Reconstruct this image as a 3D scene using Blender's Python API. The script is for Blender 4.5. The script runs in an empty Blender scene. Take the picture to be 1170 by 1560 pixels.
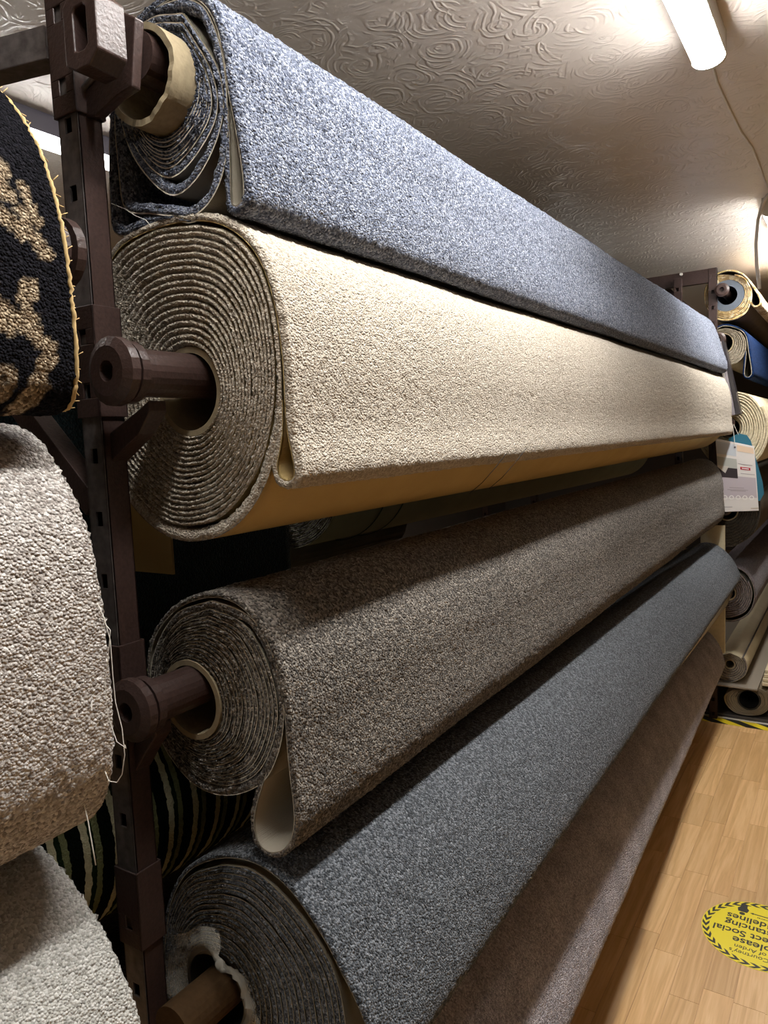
import bpy, math, random
import numpy as np
from mathutils import Vector, Matrix
random.seed(7); rng = np.random.default_rng(7)
scene = bpy.context.scene
col = scene.collection

# ------------------------------------------------------------------ camera
FPX, CXP, CYP = 1120.0, 585.0, 780.0
YAW, PITCH, ROLL, CAMH = math.radians(33.0), math.radians(5.3), math.radians(2.46), 1.66
fwd = np.array([-math.sin(YAW)*math.cos(PITCH), math.cos(YAW)*math.cos(PITCH), -math.sin(PITCH)])
r0 = np.array([math.cos(YAW), math.sin(YAW), 0.0]); u0 = np.cross(r0, fwd)
RIGHT = math.cos(ROLL)*r0 - math.sin(ROLL)*u0; UP = math.sin(ROLL)*r0 + math.cos(ROLL)*u0
CAM = np.array([0.0, 0.0, CAMH])
cd = bpy.data.cameras.new('camera'); cam = bpy.data.objects.new('camera', cd); col.objects.link(cam)
cd.sensor_fit = 'VERTICAL'; cd.sensor_height = 36.0; cd.lens = 36.0*FPX/1560.0; cd.clip_start = 0.02
m = Matrix.Identity(4)
for i in range(3):
    m[i][0] = RIGHT[i]; m[i][1] = UP[i]; m[i][2] = -fwd[i]; m[i][3] = CAM[i]
cam.matrix_world = m
scene.camera = cam
# ------------------------------------------------------------------ world, exposure
w = bpy.data.worlds.new('world'); scene.world = w; w.use_nodes = True
w.node_tree.nodes['Background'].inputs[0].default_value = (0.9, 0.85, 0.8, 1)
w.node_tree.nodes['Background'].inputs[1].default_value = 0.03
vs = scene.view_settings
vs.view_transform = 'Standard'; vs.look = 'None'; vs.gamma = 1.0; vs.use_curve_mapping = False
vs.exposure = 0.16
LAMP = 90.0            # emission of the batten diffusers
CEIL = 2.60

def ray(x, y): return (x-CXP)/FPX*RIGHT - (y-CYP)/FPX*UP + fwd
def onY(x, y, Y): d = ray(x, y); return CAM + d*(Y/d[1])
def onX(x, y, X): d = ray(x, y); return CAM + d*(X/d[0])
def onZ(x, y, Z): d = ray(x, y); return CAM + d*((Z-CAMH)/d[2])
def xz(pts, Y):
    return np.array([onY(x, y, Y)[[0, 2]] for x, y in pts])

# ------------------------------------------------------------------ material helpers
def srgb(c):
    if isinstance(c, str):
        c = tuple(int(c[i:i+2], 16) for i in (0, 2, 4))
    return tuple(((v/255)/12.92 if v/255 <= .04045 else ((v/255+.055)/1.055)**2.4) for v in c) + (1.0,)
def new_mat(name):
    mt = bpy.data.materials.new(name); mt.use_nodes = True
    nt = mt.node_tree; b = nt.nodes['Principled BSDF']
    return mt, nt, b
def N(nt, typ, **kw):
    n = nt.nodes.new(typ)
    for k, v in kw.items():
        if k.startswith('i_'):
            n.inputs[k[2:].replace('_', ' ')].default_value = v
        else: setattr(n, k, v)
    return n
def L(nt, a, b): nt.links.new(a, b)
def ramp(nt, fac, stops):
    r = N(nt, 'ShaderNodeValToRGB')
    e = r.color_ramp.elements
    while len(e) < len(stops): e.new(0.5)
    for i, (p, c) in enumerate(stops):
        e[i].position = p; e[i].color = c
    L(nt, fac, r.inputs[0]); return r.outputs[0]
def mixc(nt, fac, a, b, typ='MIX'):
    n = N(nt, 'ShaderNodeMix', data_type='RGBA', blend_type=typ)
    if hasattr(fac, 'is_linked') or hasattr(fac, 'links'): L(nt, fac, n.inputs[0])
    else: n.inputs[0].default_value = fac
    for v, s in ((a, n.inputs[6]), (b, n.inputs[7])):
        if isinstance(v, tuple): s.default_value = v
        else: L(nt, v, s)
    return n.outputs[2]
def math_n(nt, op, a, b=None):
    n = N(nt, 'ShaderNodeMath', operation=op)
    for v, s in ((a, n.inputs[0]), (b, n.inputs[1])):
        if v is None: continue
        if isinstance(v, (int, float)): s.default_value = v
        else: L(nt, v, s)
    return n.outputs[0]
def plain(name, c, rough=0.5, metal=0.0, spec=0.5, bump=0, bscale=60, var=0.0):
    mt, nt, b = new_mat(name)
    b.inputs['Base Color'].default_value = srgb(c)
    b.inputs['Roughness'].default_value = rough; b.inputs['Metallic'].default_value = metal
    b.inputs['Specular IOR Level'].default_value = spec
    if bump or var:
        tc = N(nt, 'ShaderNodeTexCoord'); nz = N(nt, 'ShaderNodeTexNoise', i_Scale=bscale, i_Detail=5.0)
        L(nt, tc.outputs['Object'], nz.inputs['Vector'])
        if bump:
            bp = N(nt, 'ShaderNodeBump', i_Strength=bump, i_Distance=0.003)
            L(nt, nz.outputs[0], bp.inputs['Height']); L(nt, bp.outputs[0], b.inputs['Normal'])
        if var:
            base = srgb(c); lo = tuple(v*(1-var) for v in base[:3])+(1,); hi = tuple(min(1, v*(1+var)) for v in base[:3])+(1,)
            L(nt, ramp(nt, nz.outputs[0], [(0.3, lo), (0.7, hi)]), b.inputs['Base Color'])
    return mt
def pile(name, dark, mid, light, scale=330, bump=0.9, patch=0.22, pscale=5.0, dist=0.004, sheen=0.15):
    """tufted carpet: heathered yarn colours per tuft, tuft relief, softly brushed patches"""
    mt, nt, b = new_mat(name)
    tc = N(nt, 'ShaderNodeTexCoord')
    v = N(nt, 'ShaderNodeTexVoronoi', i_Scale=scale); L(nt, tc.outputs['Object'], v.inputs['Vector'])
    sep = N(nt, 'ShaderNodeSeparateColor'); L(nt, v.outputs['Color'], sep.inputs[0])
    n2 = N(nt, 'ShaderNodeTexNoise', i_Scale=scale*0.45, i_Detail=3.0); L(nt, tc.outputs['Object'], n2.inputs['Vector'])
    f = math_n(nt, 'ADD', math_n(nt, 'MULTIPLY', sep.outputs[0], 0.62), math_n(nt, 'MULTIPLY', n2.outputs[0], 0.4))
    c = ramp(nt, f, [(0.12, srgb(dark)), (0.5, srgb(mid)), (0.9, srgb(light))])
    n3 = N(nt, 'ShaderNodeTexNoise', i_Scale=pscale, i_Detail=4.0, i_Roughness=0.6); L(nt, tc.outputs['Object'], n3.inputs['Vector'])
    k = ramp(nt, n3.outputs[0], [(0.3, (1-patch,)*3+(1,)), (0.7, (1.0, 1.0, 1.0, 1))])
    c = mixc(nt, 1.0, c, k, 'MULTIPLY')
    L(nt, c, b.inputs['Base Color'])
    b.inputs['Roughness'].default_value = 1.0; b.inputs['Specular IOR Level'].default_value = 0.08
    b.inputs['Sheen Weight'].default_value = sheen; b.inputs['Sheen Roughness'].default_value = 0.5
    h = math_n(nt, 'SUBTRACT', n2.outputs[0], math_n(nt, 'MULTIPLY', v.outputs['Distance'], 0.9))
    bp = N(nt, 'ShaderNodeBump', i_Strength=bump, i_Distance=dist)
    L(nt, h, bp.inputs['Height']); L(nt, bp.outputs[0], b.inputs['Normal'])
    return mt
def weave(name, c1, c2, scale=420, bump=0.5):
    """woven jute or synthetic backing"""
    mt, nt, b = new_mat(name)
    tc = N(nt, 'ShaderNodeTexCoord')
    ck = N(nt, 'ShaderNodeTexVoronoi', i_Scale=scale, i_Randomness=0.15); L(nt, tc.outputs['Object'], ck.inputs['Vector'])
    nz = N(nt, 'ShaderNodeTexNoise', i_Scale=9.0, i_Detail=4.0); L(nt, tc.outputs['Object'], nz.inputs['Vector'])
    c = ramp(nt, nz.outputs[0], [(0.3, srgb(c1)), (0.7, srgb(c2))])
    L(nt, c, b.inputs['Base Color'])
    b.inputs['Roughness'].default_value = 0.85; b.inputs['Specular IOR Level'].default_value = 0.15
    bp = N(nt, 'ShaderNodeBump', i_Strength=bump, i_Distance=0.001)
    L(nt, ck.outputs['Distance'], bp.inputs['Height']); L(nt, bp.outputs[0], b.inputs['Normal'])
    return mt
def striped(name, cols, period, axis='Y', dark_mult=1.0, scale=300):
    """pile carpet woven in stripes across the roll"""
    mt, nt, b = new_mat(name)
    tc = N(nt, 'ShaderNodeTexCoord'); sp = N(nt, 'ShaderNodeSeparateXYZ'); L(nt, tc.outputs['Object'], sp.inputs[0])
    nz = N(nt, 'ShaderNodeTexNoise', i_Scale=90.0, i_Detail=2.0); L(nt, tc.outputs['Object'], nz.inputs['Vector'])
    t = math_n(nt, 'ADD', math_n(nt, 'MULTIPLY', sp.outputs[axis], 1.0/period), math_n(nt, 'MULTIPLY', nz.outputs[0], 0.12))
    t = math_n(nt, 'FRACT', t)
    r = N(nt, 'ShaderNodeValToRGB'); r.color_ramp.interpolation = 'CONSTANT'
    e = r.color_ramp.elements
    while len(e) < len(cols): e.new(0.5)
    for i, (p, cc) in enumerate(cols): e[i].position = p; e[i].color = srgb(cc)
    L(nt, t, r.inputs[0]); L(nt, r.outputs[0], b.inputs['Base Color'])
    b.inputs['Roughness'].default_value = 1.0; b.inputs['Specular IOR Level'].default_value = 0.05
    v = N(nt, 'ShaderNodeTexVoronoi', i_Scale=scale); L(nt, tc.outputs['Object'], v.inputs['Vector'])
    bp = N(nt, 'ShaderNodeBump', i_Strength=0.8, i_Distance=0.003)
    L(nt, v.outputs['Distance'], bp.inputs['Height']); L(nt, bp.outputs[0], b.inputs['Normal'])
    return mt

M = {}
M['steel'] = plain('brown_painted_steel', '3b2c28', 0.38, 0.0, 0.5, bump=0.25, bscale=220, var=0.25)
M['steel_worn_lit'] = plain('worn_lit_brown_steel', '6e6866', 0.28, 0.45, 0.5, bump=0.25, bscale=70, var=0.35)  # worn steel; its paler tone also paints light on the near post's front
M['board'] = plain('cream_board', 'cfc3a2', 0.6, var=0.06)
M['cardboard'] = plain('cardboard_tube', '8d8067', 0.85, spec=0.2, bump=0.3, bscale=120, var=0.12)
M['cardboard_dark'] = plain('aged_cardboard', '4c3822', 0.85, spec=0.2, bump=0.3, bscale=120, var=0.15)
M['dark'] = plain('black_plastic', '16130f', 0.6)
M['grey_tube'] = plain('grey_plastic_tube', '4d555f', 0.55, var=0.1)
M['white'] = plain('white_plastic', 'e6e2da', 0.4)
M['thread'] = plain('white_thread', 'd8d4cb', 0.8)

# ------------------------------------------------------------------ mesh helpers
def mesh_np(name, verts, quads, mats, midx=None, smooth=True):
    me = bpy.data.meshes.new(name)
    verts = np.ascontiguousarray(verts, dtype=np.float32); quads = np.ascontiguousarray(quads, dtype=np.int32)
    k = quads.shape[1]; nq = len(quads)
    me.vertices.add(len(verts)); me.vertices.foreach_set('co', verts.ravel())
    me.loops.add(nq*k); me.loops.foreach_set('vertex_index', quads.ravel())
    me.polygons.add(nq); me.polygons.foreach_set('loop_start', np.arange(0, nq*k, k, dtype=np.int32))
    me.polygons.foreach_set('loop_total', np.full(nq, k, dtype=np.int32))
    for mm in mats: me.materials.append(mm)
    if midx is not None: me.polygons.foreach_set('material_index', np.asarray(midx, dtype=np.int32))
    me.polygons.foreach_set('use_smooth', np.full(nq, smooth))
    me.update(calc_edges=True); me.validate()
    return me
def grid_quads(nr, nc, base=0, closed=False):
    r = np.arange(nr-1)[:, None]; c = np.arange(nc if closed else nc-1)[None, :]
    c2 = (c+1) % nc
    a = r*nc+c; b = r*nc+c2; d = (r+1)*nc+c2; e = (r+1)*nc+c
    return (np.stack([a, b, d, e], -1).reshape(-1, 4)+base)
class MB:
    """collects boxes, tubes and sheets into one mesh"""
    def __init__(s): s.v = []; s.f = []
    def box(s, a, b, mat=None):
        x0, y0, z0 = a; x1, y1, z1 = b
        n = len(s.v)
        pts = [(x0,y0,z0),(x1,y0,z0),(x1,y1,z0),(x0,y1,z0),(x0,y0,z1),(x1,y0,z1),(x1,y1,z1),(x0,y1,z1)]
        s.v += [tuple(mat @ Vector(p)) if mat else p for p in pts]
        s.f += [tuple(n+i for i in q) for q in ((0,3,2,1),(4,5,6,7),(0,1,5,4),(1,2,6,5),(2,3,7,6),(3,0,4,7))]
        return s
    def bar(s, p, q, wx, wz, up=(0, 0, 1)):
        p = Vector(p); q = Vector(q); d = (q-p); ln = d.length; d.normalize()
        x = d.cross(Vector(up)).normalized(); z = x.cross(d)
        mt = Matrix.Identity(4)
        for i in range(3): mt[i][0] = x[i]; mt[i][1] = d[i]; mt[i][2] = z[i]; mt[i][3] = p[i]
        return s.box((-wx/2, 0, -wz/2), (wx/2, ln, wz/2), mt)
    def tube(s, pts, r, seg=10, cap=True):
        pts = [Vector(p) for p in pts]; n0 = len(s.v); k = len(pts)
        rr = r if isinstance(r, (list, tuple)) else [r]*k
        prev = None
        for i, p in enumerate(pts):
            t = (pts[min(i+1, k-1)]-pts[max(i-1, 0)]).normalized()
            if prev is None:
                a = t.orthogonal().normalized()
            else:
                a = (prev-t*prev.dot(t)).normalized()
            prev = a; b = t.cross(a)
            for j in range(seg):
                an = 2*math.pi*j/seg
                s.v.append(tuple(p+(a*math.cos(an)+b*math.sin(an))*rr[i]))
        for i in range(k-1):
            for j in range(seg):
                s.f.append((n0+i*seg+j, n0+i*seg+(j+1) % seg, n0+(i+1)*seg+(j+1) % seg, n0+(i+1)*seg+j))
        if cap:
            s.f.append(tuple(n0+j for j in range(seg))[::-1]); s.f.append(tuple(n0+(k-1)*seg+j for j in range(seg)))
        return s
    def ring(s, cx, cz, prof, seg=48, jit=None):
        """revolve (radius, y) profile about the Y axis through cx, cz; closed profile"""
        n0 = len(s.v); k = len(prof)
        for j in range(seg):
            an = 2*math.pi*j/seg
            for i, (r, y) in enumerate(prof):
                rj, yj = (jit(j, i) if jit else (0, 0))
                s.v.append((cx+(r+rj)*math.cos(an), y+yj, cz+(r+rj)*math.sin(an)))
        for j in range(seg):
            for i in range(k):
                a = n0+j*k+i; b = n0+j*k+(i+1) % k; c = n0+((j+1) % seg)*k+(i+1) % k; d = n0+((j+1) % seg)*k+i
                s.f.append((a, b, c, d))
        return s
    def disc(s, cx, cz, r, y, seg=32):
        n0 = len(s.v)
        for j in range(seg):
            an = 2*math.pi*j/seg; s.v.append((cx+r*math.cos(an), y, cz+r*math.sin(an)))
        s.f.append(tuple(range(n0, n0+seg))); return s
    def prism_xz(s, poly, y0, y1):
        n0 = len(s.v); k = len(poly)
        s.v += [(x, y0, z) for x, z in poly]+[(x, y1, z) for x, z in poly]
        s.f.append(tuple(n0+i for i in range(k))); s.f.append(tuple(n0+k+i for i in range(k))[::-1])
        for i in range(k): s.f.append((n0+i, n0+k+i, n0+k+(i+1) % k, n0+(i+1) % k))
        return s
    def build(s, name, mat, parent=None, bevel=0.0, smooth=False):
        me = bpy.data.meshes.new(name); me.from_pydata([tuple(map(float, v)) for v in s.v], [], s.f); me.update()
        me.materials.append(mat)
        if smooth: me.polygons.foreach_set('use_smooth', [True]*len(me.polygons))
        return link(name, me, parent, bevel)
def link(name, me, parent=None, bevel=0.0):
    o = bpy.data.objects.new(name, me); col.objects.link(o)
    if parent is not None:
        o.parent = parent
        me.transform(Matrix.Translation(-world_loc(parent)))
    if bevel:
        b = o.modifiers.new('bevel', 'BEVEL'); b.width = bevel; b.segments = 2; b.limit_method = 'ANGLE'
    return o
def world_loc(o):
    v = Vector((0, 0, 0))
    while o is not None: v = v+o.location; o = o.parent
    return v
def thing(name, loc, label, cat, group=None):
    o = bpy.data.objects.new(name, None); col.objects.link(o); o.location = Vector([float(v) for v in loc])
    o.empty_display_size = 0.1
    return tag(o, label, cat, group)
def tag(o, label, cat, group=None):
    o['label'] = label; o['category'] = cat
    if group: o['group'] = group
    return o
def struct(o): o['kind'] = 'structure'; return o

# ------------------------------------------------------------------ sheets and rolls
def catmull(pts, step):
    P = np.asarray(pts, float)
    Q = np.vstack([2*P[0]-P[1], P, 2*P[-1]-P[-2]])
    out = []
    for i in range(len(P)-1):
        p0, p1, p2, p3 = Q[i], Q[i+1], Q[i+2], Q[i+3]
        for t in np.linspace(0, 1, 24, endpoint=False):
            out.append(0.5*((2*p1)+(-p0+p2)*t+(2*p0-5*p1+4*p2-p3)*t*t+(-p0+3*p1-3*p2+p3)*t**3))
    out.append(P[-1]); out = np.array(out)
    return resample(out, step)
def resample(P, step):
    d = np.r_[0, np.cumsum(np.linalg.norm(np.diff(P, axis=0), axis=1))]
    n = max(4, int(d[-1]/step)+1); s = np.linspace(0, d[-1], n)
    return np.stack([np.interp(s, d, P[:, 0]), np.interp(s, d, P[:, 1])], 1)
def normals2(P, side):
    T = np.gradient(P, axis=0); T /= np.maximum(np.linalg.norm(T, axis=1, keepdims=True), 1e-9)
    return np.stack([-T[:, 1], T[:, 0]], 1)*side
def yrange(y0, y1, step):
    ys = [y0]
    sgn = 1 if y1 > y0 else -1
    while (y1-ys[-1])*sgn > 1e-6:
        d = math.sqrt(0.6+ys[-1]**2); ys.append(ys[-1]+sgn*min(step*d, abs(y1-ys[-1])))
    return np.array(ys)
def smooth_noise(n, m, sc):
    """low frequency noise by bilinear upsampling"""
    a, b = max(2, int(n/sc)+2), max(2, int(m/sc)+2)
    g = rng.standard_normal((a, b))
    xi = np.linspace(0, a-1.001, n); yi = np.linspace(0, b-1.001, m)
    x0 = xi.astype(int); y0 = yi.astype(int); fx = (xi-x0)[:, None]; fy = (yi-y0)[None, :]
    return (g[x0][:, y0]*(1-fx)*(1-fy)+g[x0+1][:, y0]*fx*(1-fy)+g[x0][:, y0+1]*(1-fx)*fy+g[x0+1][:, y0+1]*fx*fy)
def sheet(P, ys, side, tp, tb, pile_mat, back_mat, parent, pname, bname, amp=0.0012, bulge=0.003, endn=0.0015,
          shift=(0, 0), wave=0.0, gold=None, backstep=1, shift2=None, edge_mat=None):
    """one length of carpet along Y: woven backing along path P, pile on the given side"""
    n = len(P); m = len(ys); Nn = normals2(P, side)
    tpv = np.broadcast_to(np.asarray(tp, float), (n,))
    t = ((ys-ys[0])/(ys[-1]-ys[0]))[:, None, None]
    sh = np.array(shift)[None, None]
    if shift2 is not None:
        ww = np.clip((np.linspace(0, 1, n)-0.35)/0.35, 0, 1)[None, :, None]
        sh = sh*(1-ww)+np.array(shift2)[None, None]*ww
    base = P[None]+t*sh
    if wave:
        ph = (ys-ys[0])[:, None]; s = np.linspace(0, 1, n)[None]
        wv = wave*(np.sin(ph*5.1+s*3)+0.6*np.sin(ph*11.7+1+s*5))*np.sin(math.pi*np.clip(s*1.0, 0, 1))
        base = base+wv[:, :, None]*Nn[None]
    # ---- pile
    nz = amp*(0.6*rng.standard_normal((m, n))+0.15*smooth_noise(m, n, 3.0))
    off = tpv[None]+nz
    lat = base+Nn[None]*off[:, :, None]
    V = np.empty((m, n, 3)); V[:, :, 0] = lat[:, :, 0]; V[:, :, 2] = lat[:, :, 1]; V[:, :, 1] = ys[:, None]
    dirn = 1 if ys[-1] > ys[0] else -1
    V[0, :, 1] += dirn*0.001
    verts = [V.reshape(-1, 3)]; quads = [grid_quads(m, n)]
    cnt = m*n
    # near end of the pile: fuzzy cut edge
    k = 6
    E_ = np.empty((k, n, 3))
    for i in range(k):
        f = i/k
        p = base[0]+Nn*(off[0]*f)[:, None]
        if 0 < i: p = p+endn*0.25*rng.standard_normal((n, 2))
        E_[i, :, 0] = p[:, 0]; E_[i, :, 2] = p[:, 1]
        E_[i, :, 1] = ys[0]-dirn*(bulge*math.sin(math.pi*min(1, 0.15+f))+(endn*rng.standard_normal(n) if i else 0))
    verts.append(E_.reshape(-1, 3)); quads.append(grid_quads(k, n, cnt))
    last = cnt+(k-1)*n+np.arange(n); first = np.arange(n)
    quads.append(np.stack([last[:-1], last[1:], first[1:], first[:-1]], 1)); cnt += k*n
    # far end
    far = np.empty((n, 3)); far[:, 0] = base[-1][:, 0]; far[:, 2] = base[-1][:, 1]; far[:, 1] = ys[-1]
    verts.append(far); fi = cnt+np.arange(n); lf = (m-1)*n+np.arange(n)
    quads.append(np.stack([lf[:-1], lf[1:], fi[1:], fi[:-1]], 1)); cnt += n
    # path-end caps
    for e in (0, n-1):
        cap = np.empty((m, 3)); cap[:, 0] = base[:, e, 0]; cap[:, 2] = base[:, e, 1]; cap[:, 1] = ys
        verts.append(cap); ci = cnt+np.arange(m); li = np.arange(m)*n+e
        quads.append(np.stack([li[:-1], li[1:], ci[1:], ci[:-1]], 1)); cnt += m
    me = mesh_np(pname, np.vstack(verts), np.vstack(quads), [pile_mat])
    if gold is not None:
        at = me.color_attributes.new('motif', 'FLOAT_COLOR', 'POINT')
        g = np.zeros(cnt); g[:m*n] = gold(V.reshape(-1, 3)); g[m*n:m*n+k*n] = np.tile(g[:n], k)
        at.data.foreach_set('color', np.stack([g, g, g, np.ones_like(g)], 1).astype(np.float32).ravel())
    o = link(pname, me, parent)
    # ---- backing
    yb = ys[::backstep] if (len(ys)-1) % backstep == 0 else np.r_[ys[::backstep], ys[-1]]
    idx = np.searchsorted(ys, yb) if dirn > 0 else np.array([np.argmin(abs(ys-v)) for v in yb])
    mb = len(yb); bo = base[idx]-Nn[None]*tb
    W = np.empty((mb, n, 3)); W[:, :, 0] = bo[:, :, 0]; W[:, :, 2] = bo[:, :, 1]; W[:, :, 1] = yb[:, None]
    W[0, :, 1] -= dirn*bulge*0.5
    vv = [W.reshape(-1, 3)]; qq = [grid_quads(mb, n)]; c2 = mb*n
    for row, yy in ((0, ys[0]-dirn*bulge*0.5), (-1, ys[-1])):
        q = base[row]; Z = np.empty((n, 3)); Z[:, 0] = q[:, 0]; Z[:, 2] = q[:, 1]; Z[:, 1] = yy
        vv.append(Z); zi = c2+np.arange(n); wi = (0 if row == 0 else (mb-1)*n)+np.arange(n)
        qq.append(np.stack([wi[:-1], wi[1:], zi[1:], zi[:-1]], 1)); c2 += n
    mi = np.r_[np.zeros(len(qq[0])), np.ones(sum(len(q) for q in qq[1:]))]
    mb_ = mesh_np(bname, np.vstack(vv), np.vstack(qq), [back_mat, edge_mat or back_mat], mi)
    ob = link(bname, mb_, o)
    return o, ob
def polar_keys(center, outlines, na=180):
    ang = np.linspace(-math.pi, math.pi, na, endpoint=False); res = []
    for o in outlines:
        if isinstance(o, float): res.append(np.full(na, o)); continue
        d = catmull(np.vstack([o, o[:1]]), 0.004)[:-1]-center
        a = np.arctan2(d[:, 1], d[:, 0]); r = np.hypot(d[:, 0], d[:, 1]); ix = np.argsort(a)
        res.append(np.interp(ang, np.r_[a[ix][-1]-2*math.pi, a[ix], a[ix][0]+2*math.pi], np.r_[r[ix][-1], r[ix], r[ix][0]]))
    return ang, np.array(res)
def spiral(center, outlines, us, turns, per=110, start=0.0, jit=0.0):
    ang, keys = polar_keys(center, outlines)
    def rad(th, u):
        a = (th+math.pi) % (2*math.pi)-math.pi
        f = (a+math.pi)/(2*math.pi)*len(ang); i0 = int(f) % len(ang); i1 = (i0+1) % len(ang); f -= int(f)
        rk = keys[:, i0]*(1-f)+keys[:, i1]*f
        return float(np.interp(u, us, rk))
    n = int(turns*per); P = np.empty((n, 2)); gap = np.empty(n)
    wob = np.interp(np.arange(n), np.arange(0, n+12, 9), rng.standard_normal(len(np.arange(0, n+12, 9))))*jit
    for i in range(n):
        u = turns*i/(n-1); th = start+2*math.pi*u
        r = rad(th, u); gap[i] = r-rad(th, max(0, u-1)) if u >= 1 else r-keys[0].min()+0.0005
        r += wob[i]
        P[i] = (center[0]+r*math.cos(th), center[1]+r*math.sin(th))
    return P, gap
def tube_core(name, c, ri, ro, y0, y1, mat, parent, ragged=0.0, seg=96, shift=(0, 0)):
    def jit(j, i):
        if i in (0, 1) and ragged:
            a = 2*math.pi*j/seg; return (0.2*ragged*math.sin(7*a), ragged*(1.4*math.sin(3*a+1)+0.9*math.sin(8*a)+0.6*math.sin(19*a+2)))
        return (0, 0)
    b = MB().ring(c[0], c[1], [(ri, y0), (ro, y0), (ro, y0+0.05 if y1 > y0 else y0-0.05), (ro, y1), (ri, y1), (ri, y0+0.05 if y1 > y0 else y0-0.05)], seg, jit)
    b.v = [(x+shift[0]*(y-y0)/(y1-y0), y, z+shift[1]*(y-y0)/(y1-y0)) for x, y, z in b.v]
    return b.build(name, mat, parent, smooth=False)
YF, YE = 0.704, 4.36
def roll(name, label, core_px, core_r, outlines_px, us, turns, flap_px, mats, group, tp=0.009, far_shift=(0, 0),
         rim=(0.0, 0.0), wave=0.0015, y0=YF, y1=YE, amp=0.0012, per=110, fstep=0.0042, ystep=0.0036, core_mat='cardboard',
         start=0.6, jit=0.0006, bulge=0.003, endn=0.0015, tb=0.0018, world=False, flap_side=None, ragged=0.0, spiral_fill=0.92, spiral_tp=0.013, gold=None, fold_shift=None, core_t=0.008, edge_mat=None):
    cv = (lambda p: np.asarray(p, float)) if world else (lambda p: xz(p, y0))
    c = cv([core_px])[0]
    outl = [core_r+core_t]+[cv(o) for o in outlines_px]
    zb = min(o[:, 1].min() for o in outl[1:])
    t = thing(name, (c[0], min(y0, y1), zb), label, 'carpet roll', group)
    P, gap = spiral(c, outl, us, turns, per, start, jit)
    ysb = np.r_[y0, y0+np.sign(y1-y0)*0.02, y0+np.sign(y1-y0)*0.2, y0+np.sign(y1-y0)*1.2, y1]
    tpv = np.clip(gap*spiral_fill-tb, 0.002, spiral_tp)
    pm, bm = mats
    if turns > 0:
        sheet(P, ysb, 1.0, tpv, tb, pm, bm, t, 'wound_pile', 'wound_backing', amp=amp, bulge=bulge, endn=endn, shift=far_shift, edge_mat=edge_mat)
    if core_r > 0:
        tube_core('core_tube', c, core_r, core_r+core_t, y0-np.sign(y1-y0)*rim[0], y1, M[core_mat], t, ragged=ragged, shift=far_shift)
    if flap_px is not None:
        Q = catmull(cv(flap_px), fstep)
        if flap_side is None:
            side = 1.0
        else: side = flap_side
        sheet(Q, yrange(y0, y1, ystep), side, tp, tb, pm, bm, t, 'flap_pile', 'flap_backing', amp=amp, bulge=bulge, endn=endn,
              shift=far_shift, wave=wave, gold=gold, shift2=fold_shift)
    return t, c

# ================================================================== the setting
XL, XR, YB, YN = -4.8, 1.9, 11.0, -4.2
def artex():
    mt, nt, b = new_mat('artex_ceiling_paint')
    tc = N(nt, 'ShaderNodeTexCoord')
    nz0 = N(nt, 'ShaderNodeTexNoise', i_Scale=7.0, i_Detail=2.0); L(nt, tc.outputs['Object'], nz0.inputs['Vector'])
    wv = N(nt, 'ShaderNodeVectorMath', operation='MULTIPLY_ADD')
    L(nt, nz0.outputs['Color'], wv.inputs[0]); wv.inputs[1].default_value = (0.07, 0.07, 0); L(nt, tc.outputs['Object'], wv.inputs[2])
    hs = None
    for sc, fr in ((6.0, 330.0), (8.6, 290.0)):
        vo = N(nt, 'ShaderNodeTexVoronoi', i_Scale=sc, i_Randomness=1.0, voronoi_dimensions='2D'); L(nt, wv.outputs[0], vo.inputs['Vector'])
        s = math_n(nt, 'SINE', math_n(nt, 'MULTIPLY', vo.outputs['Distance'], fr/sc))
        s = math_n(nt, 'MULTIPLY', s, math_n(nt, 'GREATER_THAN', s, -0.2))
        mk = N(nt, 'ShaderNodeTexNoise', i_Scale=9.0+sc, i_Detail=3.0); L(nt, tc.outputs['Object'], mk.inputs['Vector'])
        mk2 = ramp(nt, mk.outputs[0], [(0.45, (0, 0, 0, 1)), (0.62, (1, 1, 1, 1))])
        s = math_n(nt, 'MULTIPLY', s, mk2)
        hs = s if hs is None else math_n(nt, 'MAXIMUM', hs, s)
    nz = N(nt, 'ShaderNodeTexNoise', i_Scale=26.0, i_Detail=5.0); L(nt, tc.outputs['Object'], nz.inputs['Vector'])
    h = math_n(nt, 'ADD', hs, math_n(nt, 'MULTIPLY', nz.outputs[0], 1.1))
    bp = N(nt, 'ShaderNodeBump', i_Strength=0.36, i_Distance=0.004)
    L(nt, h, bp.inputs['Height']); L(nt, bp.outputs[0], b.inputs['Normal'])
    b.inputs['Base Color'].default_value = srgb('ded5cc'); b.inputs['Roughness'].default_value = 0.33
    return mt
M['ceiling'] = artex()
M['wall'] = plain('dim_wall_paint', '5a534c', 0.7, var=0.05, bscale=3)
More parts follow.
